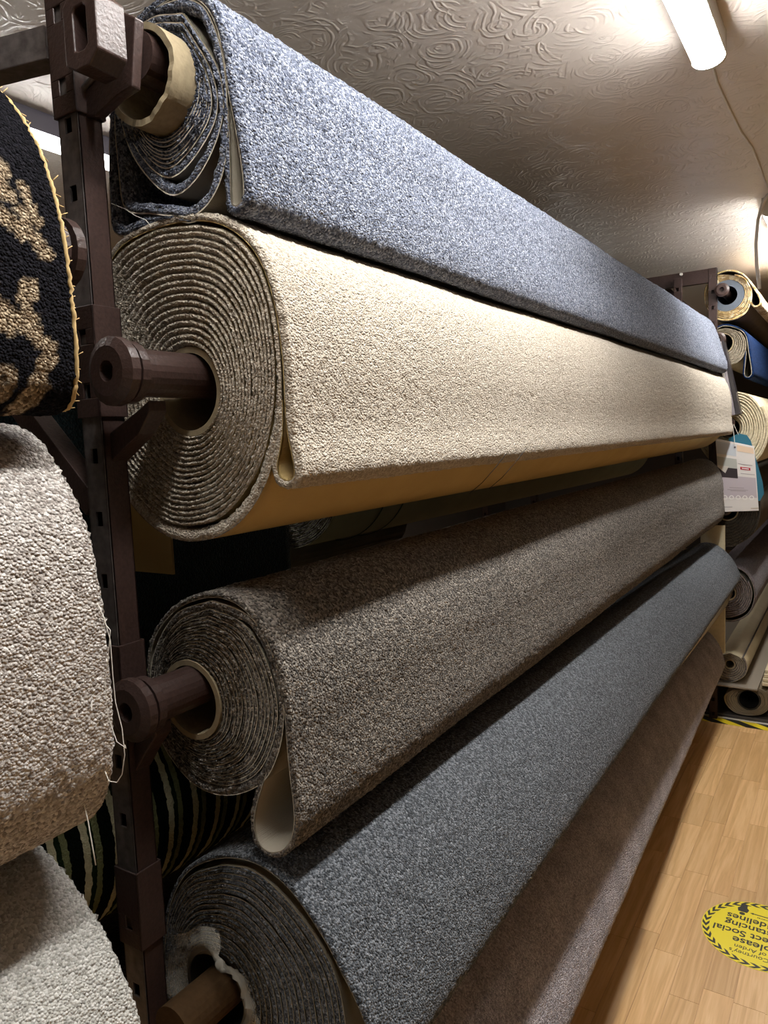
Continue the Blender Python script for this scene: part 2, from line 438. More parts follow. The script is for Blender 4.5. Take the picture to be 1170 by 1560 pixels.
def wood():
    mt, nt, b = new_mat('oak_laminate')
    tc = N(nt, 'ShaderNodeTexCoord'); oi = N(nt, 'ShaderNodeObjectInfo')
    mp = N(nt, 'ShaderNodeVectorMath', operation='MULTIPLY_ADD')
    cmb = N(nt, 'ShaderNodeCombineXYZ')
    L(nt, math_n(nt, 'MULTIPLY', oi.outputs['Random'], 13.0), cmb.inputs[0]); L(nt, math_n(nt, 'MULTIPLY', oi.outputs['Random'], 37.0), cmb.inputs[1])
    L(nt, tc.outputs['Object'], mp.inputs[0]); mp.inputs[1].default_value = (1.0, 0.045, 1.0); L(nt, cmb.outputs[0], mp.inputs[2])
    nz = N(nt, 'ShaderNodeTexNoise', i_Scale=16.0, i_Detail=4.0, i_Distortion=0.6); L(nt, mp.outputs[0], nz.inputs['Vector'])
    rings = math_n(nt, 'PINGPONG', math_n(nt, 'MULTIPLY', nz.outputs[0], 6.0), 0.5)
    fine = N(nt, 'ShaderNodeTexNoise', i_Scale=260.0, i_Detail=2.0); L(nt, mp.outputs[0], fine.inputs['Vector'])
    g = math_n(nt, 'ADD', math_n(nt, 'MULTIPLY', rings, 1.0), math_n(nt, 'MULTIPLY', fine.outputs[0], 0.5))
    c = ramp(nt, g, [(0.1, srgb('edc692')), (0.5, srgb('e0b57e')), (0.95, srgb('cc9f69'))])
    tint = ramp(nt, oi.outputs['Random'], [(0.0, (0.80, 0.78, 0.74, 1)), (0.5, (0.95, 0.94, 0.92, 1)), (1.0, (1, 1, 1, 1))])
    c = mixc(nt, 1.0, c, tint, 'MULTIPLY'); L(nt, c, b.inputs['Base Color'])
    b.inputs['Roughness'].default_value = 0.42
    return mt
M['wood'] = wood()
def room():
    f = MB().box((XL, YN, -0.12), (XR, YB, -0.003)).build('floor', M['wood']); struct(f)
    c = MB().box((XL, YN, CEIL), (XR, YB, CEIL+0.1)).build('ceiling', M['ceiling']); struct(c)
    for nm, a, b in (('wall_left', (XL-0.1, YN, -0.12), (XL, YB, CEIL)), ('wall_right', (XR, YN, -0.12), (XR+0.1, YB, CEIL)),
                     ('wall_back', (XL, YB, -0.12), (XR, YB+0.1, CEIL)), ('wall_front', (XL, YN-0.1, -0.12), (XR, YN, CEIL))):
        struct(MB().box(a, b).build(nm, M['wall']))
    # oak staves, one object each
    wd = 0.083; lens = [0.30, 0.36, 0.42, 0.50, 0.58]; meshes = []
    for ln in lens:
        me = bpy.data.meshes.new('stave'); g = 0.0006
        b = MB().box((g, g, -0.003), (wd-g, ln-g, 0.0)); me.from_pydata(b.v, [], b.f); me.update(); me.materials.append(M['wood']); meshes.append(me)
    x = -0.95; cnt = 0
    while x < 0.55:
        y = 0.9-random.random()*0.4
        while y < 4.48:
            k = random.randrange(5)
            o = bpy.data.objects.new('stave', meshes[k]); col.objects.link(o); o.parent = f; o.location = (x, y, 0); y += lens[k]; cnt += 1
        x += wd
room()

# ------------------------------------------------------------------ batten lights
def emit(name, c, s):
    mt, nt, b = new_mat(name)
    b.inputs['Base Color'].default_value = srgb('ffffff')
    b.inputs['Emission Color'].default_value = c; b.inputs['Emission Strength'].default_value = s
    return mt
M['diffuser'] = emit('lit_diffuser', (1.0, 0.98, 0.95, 1), LAMP)
M['diffuser_dim'] = emit('aged_lit_diffuser', (1.0, 0.98, 0.95, 1), LAMP*0.3)
M['housing'] = plain('white_lamp_housing', 'd9d5cc', 0.45)
M['spine'] = plain('grey_lamp_spine', '5a5660', 0.35)
def batten(x, y0, y1, label, spine=False):
    t = thing('batten_light', (x, y0, CEIL-0.085), label, 'ceiling light')
    hz = CEIL-0.055
    MB().box((x-0.038, y0+0.012, hz), (x+0.038, y1-0.012, CEIL)).build('housing', M['spine' if spine else 'housing'], t, 0.004)
    b = MB(); seg = 14; r = 0.036
    prof = [(x+r*math.cos(math.pi+math.pi*i/seg), hz+r*0.64*math.sin(math.pi+math.pi*i/seg)) for i in range(seg+1)]
    b.prism_xz(prof, y0+0.012, y1-0.012); b.build('diffuser', M['diffuser_dim' if spine else 'diffuser'], t, smooth=False)
    for y in (y0, y1-0.012):
        b = MB(); pr = [(x+(p[0]-x)*1.06, hz+(p[1]-hz)*1.06) for p in prof]+[(x+0.038, CEIL), (x-0.038, CEIL)]
        b.prism_xz(pr, y, y+0.012); b.build('end_cap', M['housing'], t)
    return t
LX = -0.317
batten(LX, 0.21, 2.01, 'white batten ceiling light over the aisle, trailing a cable from its end')
batten(LX, 3.50, 5.00, 'white batten ceiling light above the far rack, past the hanging flex')
batten(LX, -3.70, -2.20, 'white batten ceiling light over the aisle behind the photographer')
batten(-1.92, 0.45, 1.95, 'batten ceiling light with grey spine beyond the patterned roll', True)
batten(-1.92, 5.20, 6.70, 'batten ceiling light over the aisle behind the big rack', True)
def cables():
    pts = [onZ(x, y, CEIL-0.004) for x, y in ((1060, 40), (1066, 60), (1076, 62), (1084, 90), (1092, 125), (1108, 160), (1128, 200), (1146, 225), (1160, 260), (1169, 285))]
    sm = [Vector(p) for p in pts]
    tag(MB().tube(sm, 0.0035, 8).build('ceiling_cable', M['white'], None, smooth=True), 'thin white cable clipped across the ceiling between two battens', 'cable')
    pts = [onZ(1171, 296, CEIL-0.004)]+[onY(x, y, 3.49) for x, y in ((1163, 308), (1155, 335), (1152, 370), (1153, 405), (1157, 440))]
    tag(MB().tube([Vector(p) for p in pts], 0.0075, 8).build('hanging_flex', M['white'], None, smooth=True), 'short white flex hanging loose from the ceiling above the gold roll', 'cable')
cables()

# ================================================================== carpets of the big rack
P1 = pile('blue_grey_pile', '262c3a', '5f677a', 'a9afbb', 330, 1.0, 0.18)
B1 = weave('grey_tan_backing', '8f887a', 'a39b8b')
P2 = pile('beige_pile', '968b7b', 'b5aa99', 'd0c7b8', 340, 0.8, 0.10)
B2 = weave('kraft_tan_backing', 'b29a68', 'bda573')
P3 = pile('taupe_heather_pile', '26221e', '645d55', 'aba397', 300, 1.0, 0.3, 4.0)
B3 = weave('pale_grey_backing', 'a9a192', 'b5ad9d')
P4 = pile('slate_pile', '22262a', '4c5157', '8c9197', 330, 1.0, 0.12)
B4 = weave('pale_backing', '98917f', 'aaa28f')
P5 = pile('mauve_grey_pile', '878286', 'b8b1b6', 'e2dce0', 300, 1.0, 0.38, 11.0)
G = 'carpet rolls on the big rack'
roll('carpet_roll', 'blue-grey carpet roll with loose sagging layers, topmost of the big rack', (252, 133), 0.052,
     [[(280, 50), (318, 120), (316, 190), (255, 258), (204, 200), (200, 90), (235, 55)],
      [(280, 36), (328, 118), (328, 195), (262, 281), (196, 212), (188, 90), (230, 42)],
      [(280, 20), (337, 110), (339, 200), (305, 283), (260, 311), (206, 250), (182, 180), (182, 80), (230, 30)],
      [(280, -1), (308, 11), (327, 42), (339, 82), (346, 150), (345, 250), (325, 310), (295, 338), (262, 334), (228, 342), (196, 358), (180, 356), (171, 330), (170, 180), (188, 70), (230, 20)]],
     [0, 8, 9.1, 10.1, 10.8], 11.65,
     [(196, 70), (212, 36), (245, 8), (280, -6), (310, 6), (330, 40), (342, 90), (349, 140), (359, 190), (368, 240), (373, 285), (371, 304), (362, 315), (354, 312), (352, 295), (351, 250), (350, 200), (348, 165)],
     (P1, B1), G, far_shift=(-0.005, 0.03), fold_shift=(0.03, 0.008), rim=(0.04, 0), tp=0.010, amp=0.0015, ragged=0.0010, start=0.9, edge_mat=weave('cut_backing_edge', 'c2baa8', 'd2cab8'))
t2, _ = roll('carpet_roll', 'beige carpet roll with tan backing and tightly wound end below the blue-grey roll', (288, 597), 0.052,
     [[(300, 350), (345, 362), (380, 396), (405, 450), (418, 520), (421, 600), (411, 670), (389, 730), (350, 782), (305, 803), (255, 800), (205, 755), (160, 690), (142, 600), (150, 480), (182, 402), (235, 362)],
      [(300, 343), (350, 355), (390, 395), (415, 460), (427, 540), (429, 620), (419, 690), (399, 750), (365, 800), (320, 826), (280, 830), (235, 812), (188, 765), (150, 690), (135, 600), (143, 480), (173, 400), (232, 355)]],
     [0, 17, 17.5], 18.2,
     [(165, 405), (190, 372), (240, 348), (300, 337), (350, 349), (391, 388), (417, 455), (431, 540), (436, 620), (440, 660), (446, 690), (450, 712), (449, 727), (439, 733), (427, 726), (423, 708), (427, 685), (431, 655), (431, 610)],
     (P2, B2), G, far_shift=(0.003, 0.02), tp=0.010, amp=0.0011, start=2.4, jit=0.0004, endn=0.0009, bulge=0.0035, spiral_fill=0.95, per=300, tb=0.0012, edge_mat=pile('beige_cut_edge', '756a5c', '9a8e7e', 'b8ac9e'), spiral_tp=0.016)
roll('carpet_roll', 'taupe heathered carpet roll with a pale teardrop fold below the beige roll', (294, 1065), 0.050,
     [[(320, 926), (372, 950), (408, 1010), (424, 1080), (414, 1140), (389, 1183), (345, 1198), (300, 1183), (262, 1140), (240, 1080), (242, 1000), (272, 947)],
      [(322, 915), (382, 941), (418, 1004), (431, 1085), (421, 1150), (395, 1195), (345, 1214), (300, 1202), (262, 1165), (240, 1130), (232, 1070), (234, 1000), (268, 938)]],
     [0, 15, 15.6], 16.2,
     [(229, 1035), (230, 995), (243, 958), (272, 927), (310, 912), (347, 914), (378, 935), (403, 970), (422, 1020), (433, 1080), (437, 1130), (442, 1180), (448, 1230), (448, 1262), (440, 1286), (425, 1298), (407, 1297), (393, 1282), (387, 1255), (391, 1225), (405, 1180), (420, 1143), (429, 1108)],
     (P3, B3), G, far_shift=(-0.005, 0.035), tp=0.007, amp=0.0011, start=2.0, endn=0.001, bulge=0.0015, spiral_tp=0.012, spiral_fill=1.0, tb=0.0011, rim=(0.004, 0), edge_mat=bpy.data.materials['cut_backing_edge'])
roll('carpet_roll', 'slate grey carpet roll with torn clear film at its core', (332, 1508), 0.058,
     [[(340, 1318), (385, 1327), (432, 1366), (482, 1430), (512, 1490), (526, 1560), (528, 1620), (510, 1700), (450, 1750), (370, 1760), (300, 1720), (262, 1620), (250, 1520), (253, 1440), (263, 1380), (290, 1335)]],
     [0, 16.6], 17.4,
     [(248, 1475), (252, 1430), (262, 1373), (289, 1327), (340, 1308), (392, 1317), (440, 1354), (490, 1424), (520, 1480), (545, 1530), (574, 1603), (583, 1637), (581, 1658), (568, 1660), (550, 1637), (529, 1589), (516, 1551)],
     (P4, B4), G, far_shift=(-0.03, -0.08), fold_shift=(-0.046, -0.008), tp=0.006, amp=0.0009, start=1.0, endn=0.0008, bulge=0.001, spiral_tp=0.012, spiral_fill=1.0, tb=0.0011, core_mat='dark')
c5 = (-0.72, 0.49)
def circ(c, r, n=14, a0=0.0): return [(c[0]+r*math.cos(a0+2*math.pi*i/n), c[1]+r*math.sin(a0+2*math.pi*i/n)) for i in range(n)]
roll('carpet_roll', 'mauve-grey carpet roll on the lowest bar by the oak floor', c5, 0.05, [circ(c5, 0.17)], [0, 12], 12,
     [(c5[0]+0.185*math.cos(a), c5[1]+0.185*math.sin(a)) for a in np.linspace(2.9, 1.2, 9)]+[(-0.62, 0.645), (-0.57, 0.60), (-0.535, 0.54), (-0.51, 0.48), (-0.495, 0.425), (-0.494, 0.40), (-0.505, 0.382), (-0.522, 0.40), (-0.54, 0.46)],
     (P5, B3), G, tp=0.008, amp=0.0012, world=True, spiral_tp=0.010, far_shift=(-0.13, -0.12), fold_shift=(-0.128, -0.05))

# ================================================================== carpets of the near bay (ends beside the near post)
YN0, YN1 = 0.48, -3.1
PL = pile('silver_beige_pile', '857c75', 'bdb6af', 'ece8e3', 300, 1.0, 0.12)
PG = pile('pale_grey_pile', '9a9992', 'c2c1ba', 'e0dfda', 330, 0.8, 0.10)
def gold_mat():
    mt, nt, b = new_mat('black_gold_damask_pile')
    at = N(nt, 'ShaderNodeAttribute', attribute_name='motif')
    tc = N(nt, 'ShaderNodeTexCoord')
    v = N(nt, 'ShaderNodeTexVoronoi', i_Scale=330.0); L(nt, tc.outputs['Object'], v.inputs['Vector'])
    sep = N(nt, 'ShaderNodeSeparateColor'); L(nt, v.outputs['Color'], sep.inputs[0])
    g = ramp(nt, sep.outputs[0], [(0.1, srgb('5d4e3e')), (0.6, srgb('8a7a64')), (1.0, srgb('b5a58c'))])
    k = ramp(nt, sep.outputs[0], [(0.1, srgb('0b0b0e')), (1.0, srgb('1b1a1f'))])
    L(nt, mixc(nt, at.outputs['Fac'], k, g), b.inputs['Base Color'])
    b.inputs['Roughness'].default_value = 1.0; b.inputs['Specular IOR Level'].default_value = 0.06
    bp = N(nt, 'ShaderNodeBump', i_Strength=1.0, i_Distance=0.004, invert=True)
    L(nt, v.outputs['Distance'], bp.inputs['Height']); L(nt, bp.outputs[0], b.inputs['Normal'])
    return mt
PK = gold_mat(); BK = weave('jute_backing', '9a8560', 'b39b70')
# damask motif: strokes (polyline, width) laid out on the cloth as (y, z)
def pxyz(pts): return np.array([onX(x, y, -0.66)[[1, 2]] for x, y in pts])
def spiral_px(cx, cy, r, turns, a0, squash=0.62, n=26):
    out = []
    for i in range(n):
        f = i/(n-1); a = a0+2*math.pi*turns*f; rr = r*(1-0.8*f)
        out.append((cx+rr*squash*math.cos(a), cy+rr*math.sin(a)))
    return out
STK = [(spiral_px(35, 585, 34, 1.2, 2.6), 0.0075), (spiral_px(71, 440, 24, 1.1, 2.0), 0.0075),
       ([(-10, 425), (20, 455), (45, 480), (70, 500), (100, 525)], 0.012), ([(10, 440), (12, 470), (40, 500)], 0.009), ([(78, 500), (60, 470), (75, 480)], 0.010),
       ([(105, 545), (85, 560), (95, 590), (75, 625), (60, 640)], 0.011), ([(90, 545), (80, 585), (62, 615)], 0.008),
       ([(0, 205), (15, 225), (45, 235), (30, 275), (50, 285)], 0.012), ([(-5, 185), (12, 200), (25, 220)], 0.008),
       ([(-5, 290), (20, 300), (40, 325), (75, 345), (98, 380)], 0.0125), ([(60, 350), (72, 330), (62, 310)], 0.009), ([(-10, 350), (8, 380), (12, 420)], 0.009),
       ([(20, 470), (8, 440), (0, 400)], 0.012), ([(88, 330), (80, 305), (70, 270)], 0.008)]
STK = [(resample(pxyz(p), 0.004), wd*0.60) for p, wd in STK]
def gold_fn(V):
    y = V[:, 1].copy(); z = V[:, 2]
    yy = 0.24+((y-0.24) % 0.25)        # repeats along the cloth
    g = np.zeros(len(V)); vis = y > -0.9
    q = np.stack([yy, z], 1)
    q = q+0.0009*np.sin(q[:, ::-1]*420)+0.0007*np.sin(q*730+1)
    d = np.full(len(V), 9.0)
    for s, wd in STK:
        dy = q[:, None, 0]-s[None, :, 0]; dz = q[:, None, 1]-s[None, :, 1]
        d = np.minimum(d, np.sqrt(dy*dy+dz*dz).min(1)/wd)
    return np.clip((1.12-d)*5, 0, 1)
GN = 'carpet rolls of the bay beside the post'
cg = (-0.86, 1.90)
roll('carpet_roll', 'black carpet roll with gold damask scrolls beside the steel post', cg, 0.05, [circ(cg, 0.15)], [0, 9], 9,
     [(-0.95, 2.03), (-0.90, 2.062), (-0.85, 2.072), (-0.80, 2.060), (-0.765, 2.03), (-0.735, 1.99), (-0.712, 1.94), (-0.699, 1.88), (-0.694, 1.80), (-0.697, 1.745), (-0.712, 1.718), (-0.735, 1.715), (-0.75, 1.74), (-0.745, 1.80), (-0.735, 1.85)],
     (PK, BK), GN, y0=YN0, y1=YN1, tp=0.008, amp=0.0012, world=True, spiral_tp=0.010, gold=gold_fn, ystep=0.0045, wave=0.0)
gold_roll = bpy.data.objects['carpet_roll.005']
def jute_edge():
    Q = catmull([(-0.90, 2.066), (-0.85, 2.076), (-0.80, 2.064), (-0.762, 2.034), (-0.731, 1.993), (-0.707, 1.942), (-0.693, 1.88), (-0.688, 1.80), (-0.691, 1.743), (-0.707, 1.714), (-0.735, 1.711)], 0.004)
    pts = [Vector((x+rng.standard_normal()*0.0006, 0.4835+rng.standard_normal()*0.0006, z)) for x, z in Q]
    b = MB().tube(pts, 0.0024, 6)
    for p in pts[10::3]:
        b.tube([p, p+Vector((rng.standard_normal()*0.002, 0.004+0.006*rng.random(), rng.standard_normal()*0.004))], 0.0006, 4)
    b.build('jute_edge', plain('jute_yarn', 'b59a68', 0.9), gold_roll, smooth=True)
jute_edge()
cl = (-0.92, 1.445)
roll('carpet_roll', 'silver-beige looped carpet roll trailing white threads', cl, 0.05, [circ(cl, 0.228)], [0, 15], 15,
     [(-1.13, 1.55), (-1.08, 1.635), (-1.0, 1.68), (-0.92, 1.692), (-0.83, 1.693), (-0.772, 1.678), (-0.735, 1.64), (-0.700, 1.587), (-0.684, 1.52), (-0.679, 1.447), (-0.680, 1.37), (-0.690, 1.315), (-0.715, 1.272), (-0.75, 1.25), (-0.79, 1.236), (-0.84, 1.226), (-0.90, 1.224)],
     (PL, B3), GN, y0=YN0, y1=YN1, tp=0.009, amp=0.0011, world=True, spiral_tp=0.010, ystep=0.0045, wave=0.0)
cp = (-0.93, 0.955)
roll('carpet_roll', 'pale grey carpet roll under the silver-beige roll', cp, 0.05, [circ(cp, 0.20)], [0, 13], 13,
     [(-1.10, 1.12), (-1.03, 1.165), (-0.95, 1.187), (-0.88, 1.19), (-0.833, 1.183), (-0.775, 1.155), (-0.722, 1.111), (-0.69, 1.065), (-0.672, 1.027), (-0.66, 0.98), (-0.655, 0.92), (-0.66, 0.87), (-0.68, 0.83), (-0.70, 0.83), (-0.715, 0.87)],
     (PG, B3), GN, y0=YN0, y1=YN1, tp=0.007, amp=0.0010, world=True, spiral_tp=0.010, ystep=0.0045, wave=0.0)

# small torn bits: film at the slate roll's core, threads, pen lines
def bits():
    slate = bpy.data.objects['carpet_roll.003']; silver = bpy.data.objects['carpet_roll.006']; blue = bpy.data.objects['carpet_roll']
    mt, nt, b = new_mat('torn_clear_film')
    b.inputs['Base Color'].default_value = srgb('cfcabc'); b.inputs['Roughness'].default_value = 0.25; b.inputs['Alpha'].default_value = 0.35
    c = onY(332, 1508, YF)[[0, 2]]
    na, nr = 90, 7; V = []
    edge = 0.014+0.030*np.abs(np.interp(np.arange(na), np.arange(0, na+6, 5), rng.random(len(np.arange(0, na+6, 5)))))
    edge[20:34] += 0.018
    for i in range(na):
        a = 2*math.pi*i/na
        for j in range(nr):
            r = 0.057+edge[i]*j/(nr-1)
            V.append((c[0]+r*math.cos(a), YF-0.006-0.016*math.sin(3*a+j)*(j/nr)-0.010*rng.random()*(j/nr)-0.008*(j/nr), c[1]+r*math.sin(a)))
    q = []
    for i in range(na):
        for j in range(nr-1):
            q.append((i*nr+j, ((i+1) % na)*nr+j, ((i+1) % na)*nr+j+1, i*nr+j+1))
    o = link('torn_film', mesh_np('torn_film', np.array(V), np.array(q), [mt]), slate); o['label'] = 'torn cloudy plastic film'
    def thread(px, Y, r, par):
        pts = [Vector(onY(x, y, yy)) for (x, y), yy in zip(px, np.linspace(Y[0], Y[1], len(px)))]
        MB().tube(pts, r, 5).build('loose_thread', M['thread'], par, smooth=True)
    thread([(147, 915), (158, 940), (168, 975), (172, 1030), (176, 1070), (186, 1110), (190, 1150), (186, 1180), (178, 1192), (166, 1190), (160, 1175)], (0.475, 0.465), 0.0005, silver)
    thread([(160, 950), (168, 960), (165, 1000), (160, 1040), (164, 1090), (178, 1130), (192, 1140), (190, 1135)], (0.475, 0.465), 0.0004, silver)
    thread([(140, 1070), (136, 1120), (132, 1160), (126, 1200), (128, 1225), (134, 1250), (141, 1290), (146, 1318)], (0.455, 0.45), 0.0007, silver)
    thread([(170, 310), (190, 318), (205, 328), (222, 335), (230, 345)], (0.69, 0.685), 0.0005, blue)
    # pen lines on the beige roll's tan backing
    for dx in (0, 30):
        pts = []
        for x, y in ((715, 752), (735, 735), (755, 712), (772, 690)):
            pts.append((x+dx, y-dx*0.25))
        # follow the drum of the roll: nearest surface at radius from its axis
        pc = onY(288, 597, YF)
        out = []
        for x, y in pts:
            d = ray(x, y); best = None
            for k in np.linspace(0.6, 6, 4000):
                p = CAM+d*k
                if math.hypot(p[0]-pc[0]-0.02, p[2]-pc[2]+0.01) < 0.211: best = p; break
            if best is not None: out.append(Vector(best))
        if len(out) > 1: MB().tube(out, 0.0007, 5).build('pen_line', M['dark'], t2)
bits()

# ================================================================== steel rack
PX0, PX1, PY0, PY1 = -0.881, -0.841, 0.620, 0.657
def post(x0, x1, y0, y1, z0, z1, slots=True, first=0.06, pitch=0.085, name='upright_post', par=None, mat='steel', face=None):
    b = MB(); tk = 0.003
    b.box((x0, y1-tk, z0), (x1, y1, z1)); b.box((x0, y0, z0), (x0+tk, y1, z1)); b.box((x1-tk, y0, z0), (x1, y1, z1))
    fb = MB() if face else b
    if True:
        z = z0; zz = z0+first; xm = (x0+x1)/2; hw = 0.007; hh = 0.010
        while zz < z1-0.03:
            fb.box((x0, y0, z), (x1, y0+tk, zz-hh)); fb.box((x0, y0, zz-hh), (xm-hw, y0+tk, zz+hh)); fb.box((xm+hw, y0, zz-hh), (x1, y0+tk, zz+hh))
            z = zz+hh; zz += pitch
        fb.box((x0, y0, z), (x1, y0+tk, z1))
    o = b.build(name, M[mat], par, 0.001)
    if face: fb.build('slotted_face', M[face], o)
    return o
def arm_poly(dx=0, dz=0, tip=0.0):
    pl = xz([(112, 168), (150, 126), (163, 104), (167, 66), (172, 13), (214, 30), (209, 135), (186, 150), (154, 180), (112, 182)], 0.64)
    base = pl[6, 1]
    out = []
    for i, (x, z) in enumerate(pl):
        if i in (4, 5): z = z-tip
        out.append((x+dx, z+dz))
    return out
def low_arm(c):
    cx, zc = c[0], c[2]+0.02
    return [(PX1-0.002, zc-0.072), (cx-0.022, zc-0.046), (cx+0.004, zc-0.033), (cx+0.004, zc-0.048), (cx-0.02, zc-0.075), (PX1-0.002, zc-0.11)]
def rack():
    t = thing('carpet_rack', (-0.861, PY0, 0.0), 'dark brown steel rack of slotted posts that carries the five long rolls', 'rack')
    post(PX0, PX1, PY0, PY1, 0.0, 2.56, first=0.045, par=t, face='steel_worn_lit')  # light caught by the front face is put into its paler colour
    post(PX0, PX1, 4.405, 4.442, 0.0, 2.5, par=t)
    post(-1.75, -1.71, PY0, PY1, 0.0, 2.5, par=t); post(-1.75, -1.71, 4.405, 4.442, 0.0, 2.5, par=t)
    for y0 in (PY0, 4.405):
        MB().box((-1.80, y0-0.02, 0.0), (-0.80, y0+0.06, 0.006)).build('foot_plate', M['steel'], t)
    # cross beams towards the rear posts
    A = onY(84, 73, 0.64); B = onZ(0, 95, A[2]); d = Vector(B-A).normalized()
    MB().bar(Vector(A), Vector(A)+d*0.9, 0.035, 0.042).build('cross_beam', M['steel_worn_lit'], t, 0.0015)
    for z in (1.84, 0.42):
        MB().bar((-1.71, 0.640, z), (-0.881, 0.640, z), 0.03, 0.04).build('cross_beam', M['steel'], t, 0.0015)
        MB().bar((-1.71, 4.424, z), (-0.881, 4.424, z), 0.03, 0.04).build('cross_beam', M['steel'], t, 0.0015)
    MB().bar((-1.235, 0.60, 1.84), (-1.235, 4.45, 1.84), 0.03, 0.03).build('rear_rail', M['steel'], t)
    p, q = onY(152, 770, 0.638), onY(20, 596, 0.638)
    MB().bar(p, Vector(p)+(Vector(q)-Vector(p))*2.0, 0.034, 0.030, up=(0, 1, 0)).build('diagonal_brace', M['steel'], t, 0.001)
    # sleeve brackets with cradle arms
    c1 = onY(252, 133, YF)
    for k, (pc, ya, yb, tip) in enumerate((((252, 133), -40, 175, 0.0), ((288, 597), 463, 636, 0.055), ((294, 1065), 985, 1118, 0.06), ((332, 1508), 1338, 1452, 0.06))):
        c = onY(pc[0], pc[1], YF)
        za = onY(100+k*40, ya, 0.617)[2]; zb = onY(100+k*40, yb, 0.617)[2]; g = 0.004
        s = post(PX0-g, PX1+g, PY0-g, PY1+g, zb, za, first=0.035, pitch=max(0.06, za-zb-0.075), name='sleeve_bracket', par=t, mat='steel')
        arm = MB().prism_xz(arm_poly(c[0]-c1[0], c[2]-c1[2], tip) if k == 0 else low_arm(c), 0.632, 0.646 if k == 0 else 0.66).build('cradle_arm', M['steel'], s, 0.002)
        pl = arm_poly(c[0]-c1[0], c[2]-c1[2], tip)
        if k == 0: MB().tube([Vector((x, 0.630, z)) for x, z in pl[:5]], 0.004, 8).build('arm_rim', M['steel_worn_lit'], s, smooth=True)
    c = (-0.80, 0.275)
    MB().prism_xz([(-0.845, 0.42), (-0.76, 0.46), (-0.685, 0.47), (-0.68, 0.53), (-0.66, 0.53), (-0.66, 0.44), (-0.845, 0.38)], 0.632, 0.668).build('cradle_arm', M['steel'], t, 0.002)
    return t
rack()
def pole(x, z, y0, y1, label, r=0.030, mat='steel', hub=0.042, seg=24, group='roll poles', shift=(0, 0)):
    t = thing('roll_pole', (x, y0, z), label, 'pole', group)
    MB().tube([(x, y0+0.02*np.sign(y1-y0), z), (x+shift[0], y1, z+shift[1])], r, seg).build('bar', M[mat], t, smooth=False)
    if hub:
        d = np.sign(y1-y0)
        MB().ring(x, z, [(0.013, y0), (hub*0.72, y0), (hub, y0+0.006*d), (hub, y0+0.018*d), (0.013, y0+0.018*d)], 20).build('hub_flange', M['steel'], t, smooth=False)
        MB().ring(x, z, [(r*0.9, y0+0.024*d), (hub*0.92, y0+0.024*d), (hub*0.92, y0+0.036*d), (r*0.9, y0+0.036*d)], 20).build('collar', M['steel'], t, smooth=False)
    return t
def cpt(px): return onY(px[0], px[1], YF)
c = cpt((252, 133)); p1 = pole(c[0], c[2]+0.0215, 0.640, 4.47, 'round steel pole through the blue-grey roll', hub=0, shift=(-0.005, 0.03))
def boxhub():
    hc = onY(136, 50, 0.585); x, z = hc[0], hc[2]
    b = MB(); pr = [(-0.030, -0.034), (-0.012, -0.044), (0.012, -0.044), (0.030, -0.030), (0.030, 0.030), (0.016, 0.042), (-0.016, 0.042), (-0.030, 0.030)]
    hi = [(-0.012, -0.022), (-0.006, -0.024), (0.006, -0.024), (0.012, -0.020), (0.012, 0.020), (0.007, 0.024), (-0.007, 0.024), (-0.012, 0.020)]
    n = 8
    for y, ps in ((0.572, pr), (0.572, hi), (0.61, hi), (0.612, pr)):
        b.v += [(x+a, y, z+d) for a, d in ps]
    for i in range(n):
        j = (i+1) % n
        b.f += [(i, j, n+j, n+i), (n+i, n+j, 2*n+j, 2*n+i), (i, 3*n+i, 3*n+j, j)]
    b.f.append(tuple(2*n+i for i in range(n)))
    b.build('box_hub', M['steel'], p1, 0.002)
boxhub()
c = cpt((288, 597)); pole(c[0], c[2]+0.0205, 0.575, 4.47, 'steel pole with a round flange in the beige roll', shift=(0.003, 0.02))
c = cpt((294, 1065)); pole(c[0], c[2]+0.0185, 0.590, 4.47, 'brown steel pole in the taupe heathered roll', shift=(-0.005, 0.035))
c = cpt((332, 1508)); pole(c[0]-0.004, c[2]-0.004, 0.600, 4.47, 'brown cardboard-coloured pole inside the slate grey roll', r=0.033, mat='cardboard_dark', hub=0, shift=(-0.03, -0.08))
pole(-0.72, 0.508, 0.60, 4.47, 'steel pole in the mauve-grey roll near the floor', shift=(-0.13, -0.12))
pole(-0.815, 1.905, 0.575, -3.1, 'steel pole end of the gold damask roll', r=0.028)
pole(-0.92, 1.465, 0.60, -3.1, 'steel pole end of the silver-beige roll', r=0.028)
pole(-0.93, 0.975, 0.60, -3.1, 'steel pole end of the pale grey roll', r=0.028)

